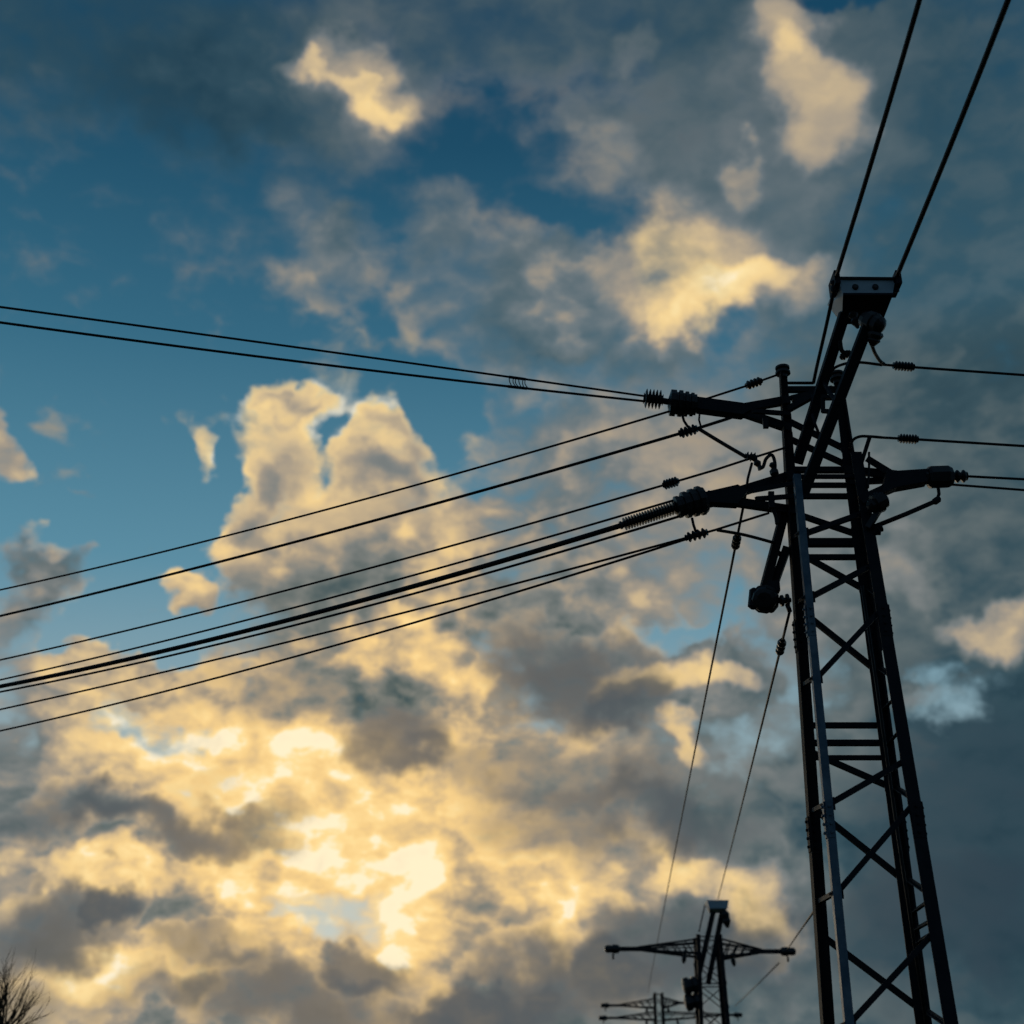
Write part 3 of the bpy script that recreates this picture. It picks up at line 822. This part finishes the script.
# ------------------------------------------------------------------ distant pylons
def far_pylon(cx_, cy_, label, arms, head=None, half=0.46, taper=.018, ztop=None, lumps=()):
    root = empty('lattice_pylon', (cx_, cy_, 0))
    tag(root, label, 'pylon', 'distant lattice pylons')
    def lg(k, z): return V(cx_ + k[0] * (half + taper * (ztop - z)), cy_ + k[1] * (half + taper * (ztop - z)), z)
    for k in (A, B, C, Dn):
        m = MB(); m.angle(lg(k, -.2), lg(k, ztop), (-k[0], 0, 0), (0, -k[1], 0), .17, .02)
        m.build('leg', steel, root)
    m = MB()
    z = ztop - .1; step = .95; i = 0
    while z - step > .2:
        for s in (1, -1):
            a_, b_ = ((A, C) if s > 0 else (B, Dn))
            m.bar(lg(a_, z), lg(b_, z - step), .07, .03); m.bar(lg(b_, z), lg(a_, z - step), .07, .03)
            a_, b_ = ((A, B) if s > 0 else (C, Dn))
            m.bar(lg(a_, z), lg(b_, z - step), .06, .03)
            if i % 2 == 0: m.bar(lg((-1, s), z), lg((1, s), z), .07, .04)
        z -= step; i += 1
    o = m.build('lattice', steel, root)
    for tipx, tipz, tipy, zt, zb, label_ in arms:
        s = -1 if tipx < cx_ else 1
        tip = V(tipx, tipy, tipz)
        inner = V(tipx - s * .9, tipy, tipz)
        m = MB()
        for ky in (-1, 1):
            m.bar(lg((s, ky), zt), inner + V(0, 0, .08), .07, .07); m.bar(lg((s, ky), zb), inner - V(0, 0, .03), .10, .10)
            for j in range(1, 5):
                u = j / 5
                m.bar(lg((s, ky), zt).lerp(inner, u), lg((s, ky), zb).lerp(inner, max(0, u - .14)), .05, .05)
                if ky < 0: m.bar(lg((s, -1), zb).lerp(inner, u), lg((s, 1), zb).lerp(inner, min(1, u + .1)), .04, .04)
            m.bar(lg((s, ky), (zt + zb) / 2 + .1), inner, .04, .04)
        m.bar(inner - V(s * .5, 0, 0), tip, .19, .17)
        ca = m.build('crossarm', steel, root)
        m = MB(); m.lathe(tip - V(s * .1, 0, 0), tip + V(s * .55, 0, 0), [(0, .10), (.1, .18), (.45, .20), (.5, .16), (.85, .17), (1, .10)], 10)
        m.tube([tip + V(s * .2, 0, -.2), tip + V(s * .2, 0, -.42)], .045, 6)
        m.build('insulator_drum', porcelain, ca)
        m = MB(); c = lg((s, -1), zb).lerp(inner, .2)
        m.lathe(c + V(0, 0, .1), c + V(s * .1, 0, -.45), [(0, .05), (.2, .10), (.4, .06), (.55, .11), (.75, .10), (1, .04)], 8)
        m.build('insulator', porcelain, ca)
    if head:
        hz, hx, hy, bw = head
        for off, zb in ((-.20, ztop - 1.7), (.18, ztop - 2.0)):
            m = MB(); m.bar(V(cx_ + off - .32, cy_ - .3, zb), V(hx + off, hy, hz - .1), .17, .15)
            m.build('head_beam', steel, root)
        m = MB()
        f4 = [V(hx - bw / 2, hy - .2, hz + .36), V(hx + bw / 2, hy - .2, hz + .36), V(hx + bw * .42, hy - .2, hz + .02), V(hx - bw * .42, hy - .2, hz + .02)]
        b4 = [f4[0] + V(0, .9, 0), f4[1] + V(0, .9, 0), V(hx + bw * .3, hy + .7, hz - .04), V(hx - bw * .3, hy + .7, hz - .04)]
        m.v.extend(f4 + b4)
        for q4 in ((0, 1, 2, 3), (5, 4, 7, 6), (4, 5, 1, 0), (3, 2, 6, 7), (4, 0, 3, 7), (1, 5, 6, 2)): m.face(q4)
        m.build('wire_box', boxpaint, root)
        m = MB(); m.lathe(V(hx + .25, hy - .1, hz - .05), V(hx + .38, hy, hz - .75), [(0, .1), (.2, .2), (.5, .17), (.6, .2), (1, .06)], 8)
        m.build('insulator', porcelain, root)
    for lx, ly, lz, rr in lumps:
        m = MB(); m.lathe(V(lx - .35, ly, lz - .1), V(lx + .3, ly, lz + .05), [(0, rr * .5), (.08, rr), (.4, rr * 1.05), (.45, rr * .8), (.6, rr * .8), (.65, rr), (.9, rr * .9), (1, rr * .4)], 10)
        m.bar(V(lx + .2, ly, lz), V(cx_ - half, cy_ - half, lz + .05), .1, .1)
        m.build('transformer', porcelain, root)
    return root

F = 60.0
def at60(px, py): return P(px, py, F)
c2 = at60(708, 945)
cl, cr = at60(610.5, 949), at60(785, 951.5)
far_pylon(c2.x, F, 'smaller out of focus lattice pylon with pale box head, in front of the farthest one',
          [(cl.x + .3, cl.z, F, at60(700, 941).z, at60(700, 955).z, 0), (cr.x - .1, cr.z, F, at60(716, 941).z, at60(716, 958).z, 0)],
          head=(at60(714, 913).z, at60(714.6, 908).x, F - .9, .92), half=.54, taper=.026, ztop=at60(700, 936).z,
          lumps=((at60(690, 986).x, F - .4, at60(690, 986).z, .36), (at60(692, 1002).x, F - .4, at60(692, 1002).z, .34)))
F3 = 108.0
c3 = P(658.5, 1000, F3)
t1, t2, t3, t4 = P(604, 1005.5, F3), P(602, 1018, F3), P(692, 1003, F3), P(735, 1015, F3)
far_pylon(c3.x, F3, 'farthest and faintest lattice pylon with two pairs of crossarms, low beside the other',
          [(t1.x + .3, t1.z, F3, P(650, 999, F3).z, P(650, 1008, F3).z, 0), (t2.x + .3, t2.z, F3, P(650, 1012, F3).z, P(650, 1020, F3).z, 0),
           (t3.x, t3.z, F3, P(668, 998, F3).z, P(668, 1008, F3).z, 0), (t4.x, t4.z, F3, P(668, 1012, F3).z, P(668, 1020, F3).z, 0)],
          half=.36, taper=.012, ztop=P(658, 993, F3).z)

# wires going back to the distant pylons
# far one of the two hanging lines, from the bead under the lower crossarm
p = P(744.5, 500.6, 16.1)
w_h = cable([P(752, 463, 16), P(748, 478, 16)] + line3(p, P(648, 992, F3 - 2), (693, 760), 0, 0.0, 40), .0185, 'wire dropping from between the left crossarms to the farthest pylon')
bead(w_h, P(737.8, 536, 16.55), P(735.6, 549, 16.7), .03, .065, 3)
p = P(790, 610, 16.2)
w_g = cable(line3(p, P(718, 899, F - .9), (757, 744), 0, 0.0, 40), .0185, 'wire dropping from beside the round weight to the box of the second pylon')
bead(w_g, P(783.2, 641, 16.75), P(780.4, 654, 16.9), .03, .065, 3)
FG = 'faint far wires of the distant pylons'
cable([at60(787, 950), P(800, 931, 40), P(813, 912.5, 24), P(821, 902, 16.9)], .022, 'faint wire rising from the right arm of the second pylon behind the near one', group=FG)
cable([at60(779, 963), P(757, 985, 80), P(735, 1006, F3)], .028, 'faint wire from the right arm of the second pylon down towards the farthest one', group=FG)
cable([at60(705, 905), at60(699, 932)], .03, 'short slack wire from the second pylon box down to its leg', group=FG)

# ------------------------------------------------------------------ bare tree
random.seed(11)
TYR = 45.0
fork = P(2, 1030, TYR)
tree = empty('bare_tree', (fork.x - .2, TYR, 0))
tag(tree, 'leafless tree with a fan of fine twigs at the lower left', 'tree')
m = MB()
m.tube(smooth_path([V(fork.x - .2, TYR, -.1), V(fork.x - .1, TYR, 1.2), V(fork.x - .16, TYR + .05, 2.8), fork], 4), [.24 - .10 * i / 12 for i in range(13)], 9)
m.build('trunk', bark, tree)
m = MB()
def grow(p, d, length, r, depth):
    pts, rad = [p], [r]
    seg = 5
    for i in range(seg):
        d = (d + V(random.gauss(0, .10), random.gauss(0, .10), random.gauss(0.05, .07))).normalized()
        p = p + d * (length / seg)
        pts.append(p); rad.append(r * (1 - .62 * (i + 1) / seg))
        if depth > 0 and i >= 1:
            for _ in range(random.choice((1, 2)) if depth > 1 else random.choice((0, 1, 1))):
                a = random.uniform(.22, .6)
                sd = d.orthogonal().normalized()
                sd.rotate(Matrix.Rotation(random.uniform(0, 6.28), 3, d))
                nd = (d * math.cos(a) + sd * math.sin(a)).normalized()
                grow(p, nd, length * random.uniform(.40, .70), max(rad[-1] * .62, .006), depth - 1)
    m.tube(pts, rad, 4)
for k in range(24):
    az_ = k * 2.4 + random.uniform(-.3, .3); til = .12 + 1.25 * (k / 23) ** .9
    d = V(math.sin(til) * math.cos(az_), math.sin(til) * math.sin(az_), math.cos(til))
    grow(fork - V(0, 0, random.uniform(0, .25)), d, random.uniform(1.05, 1.65), .036, 2)
m.build('crown', bark, tree)
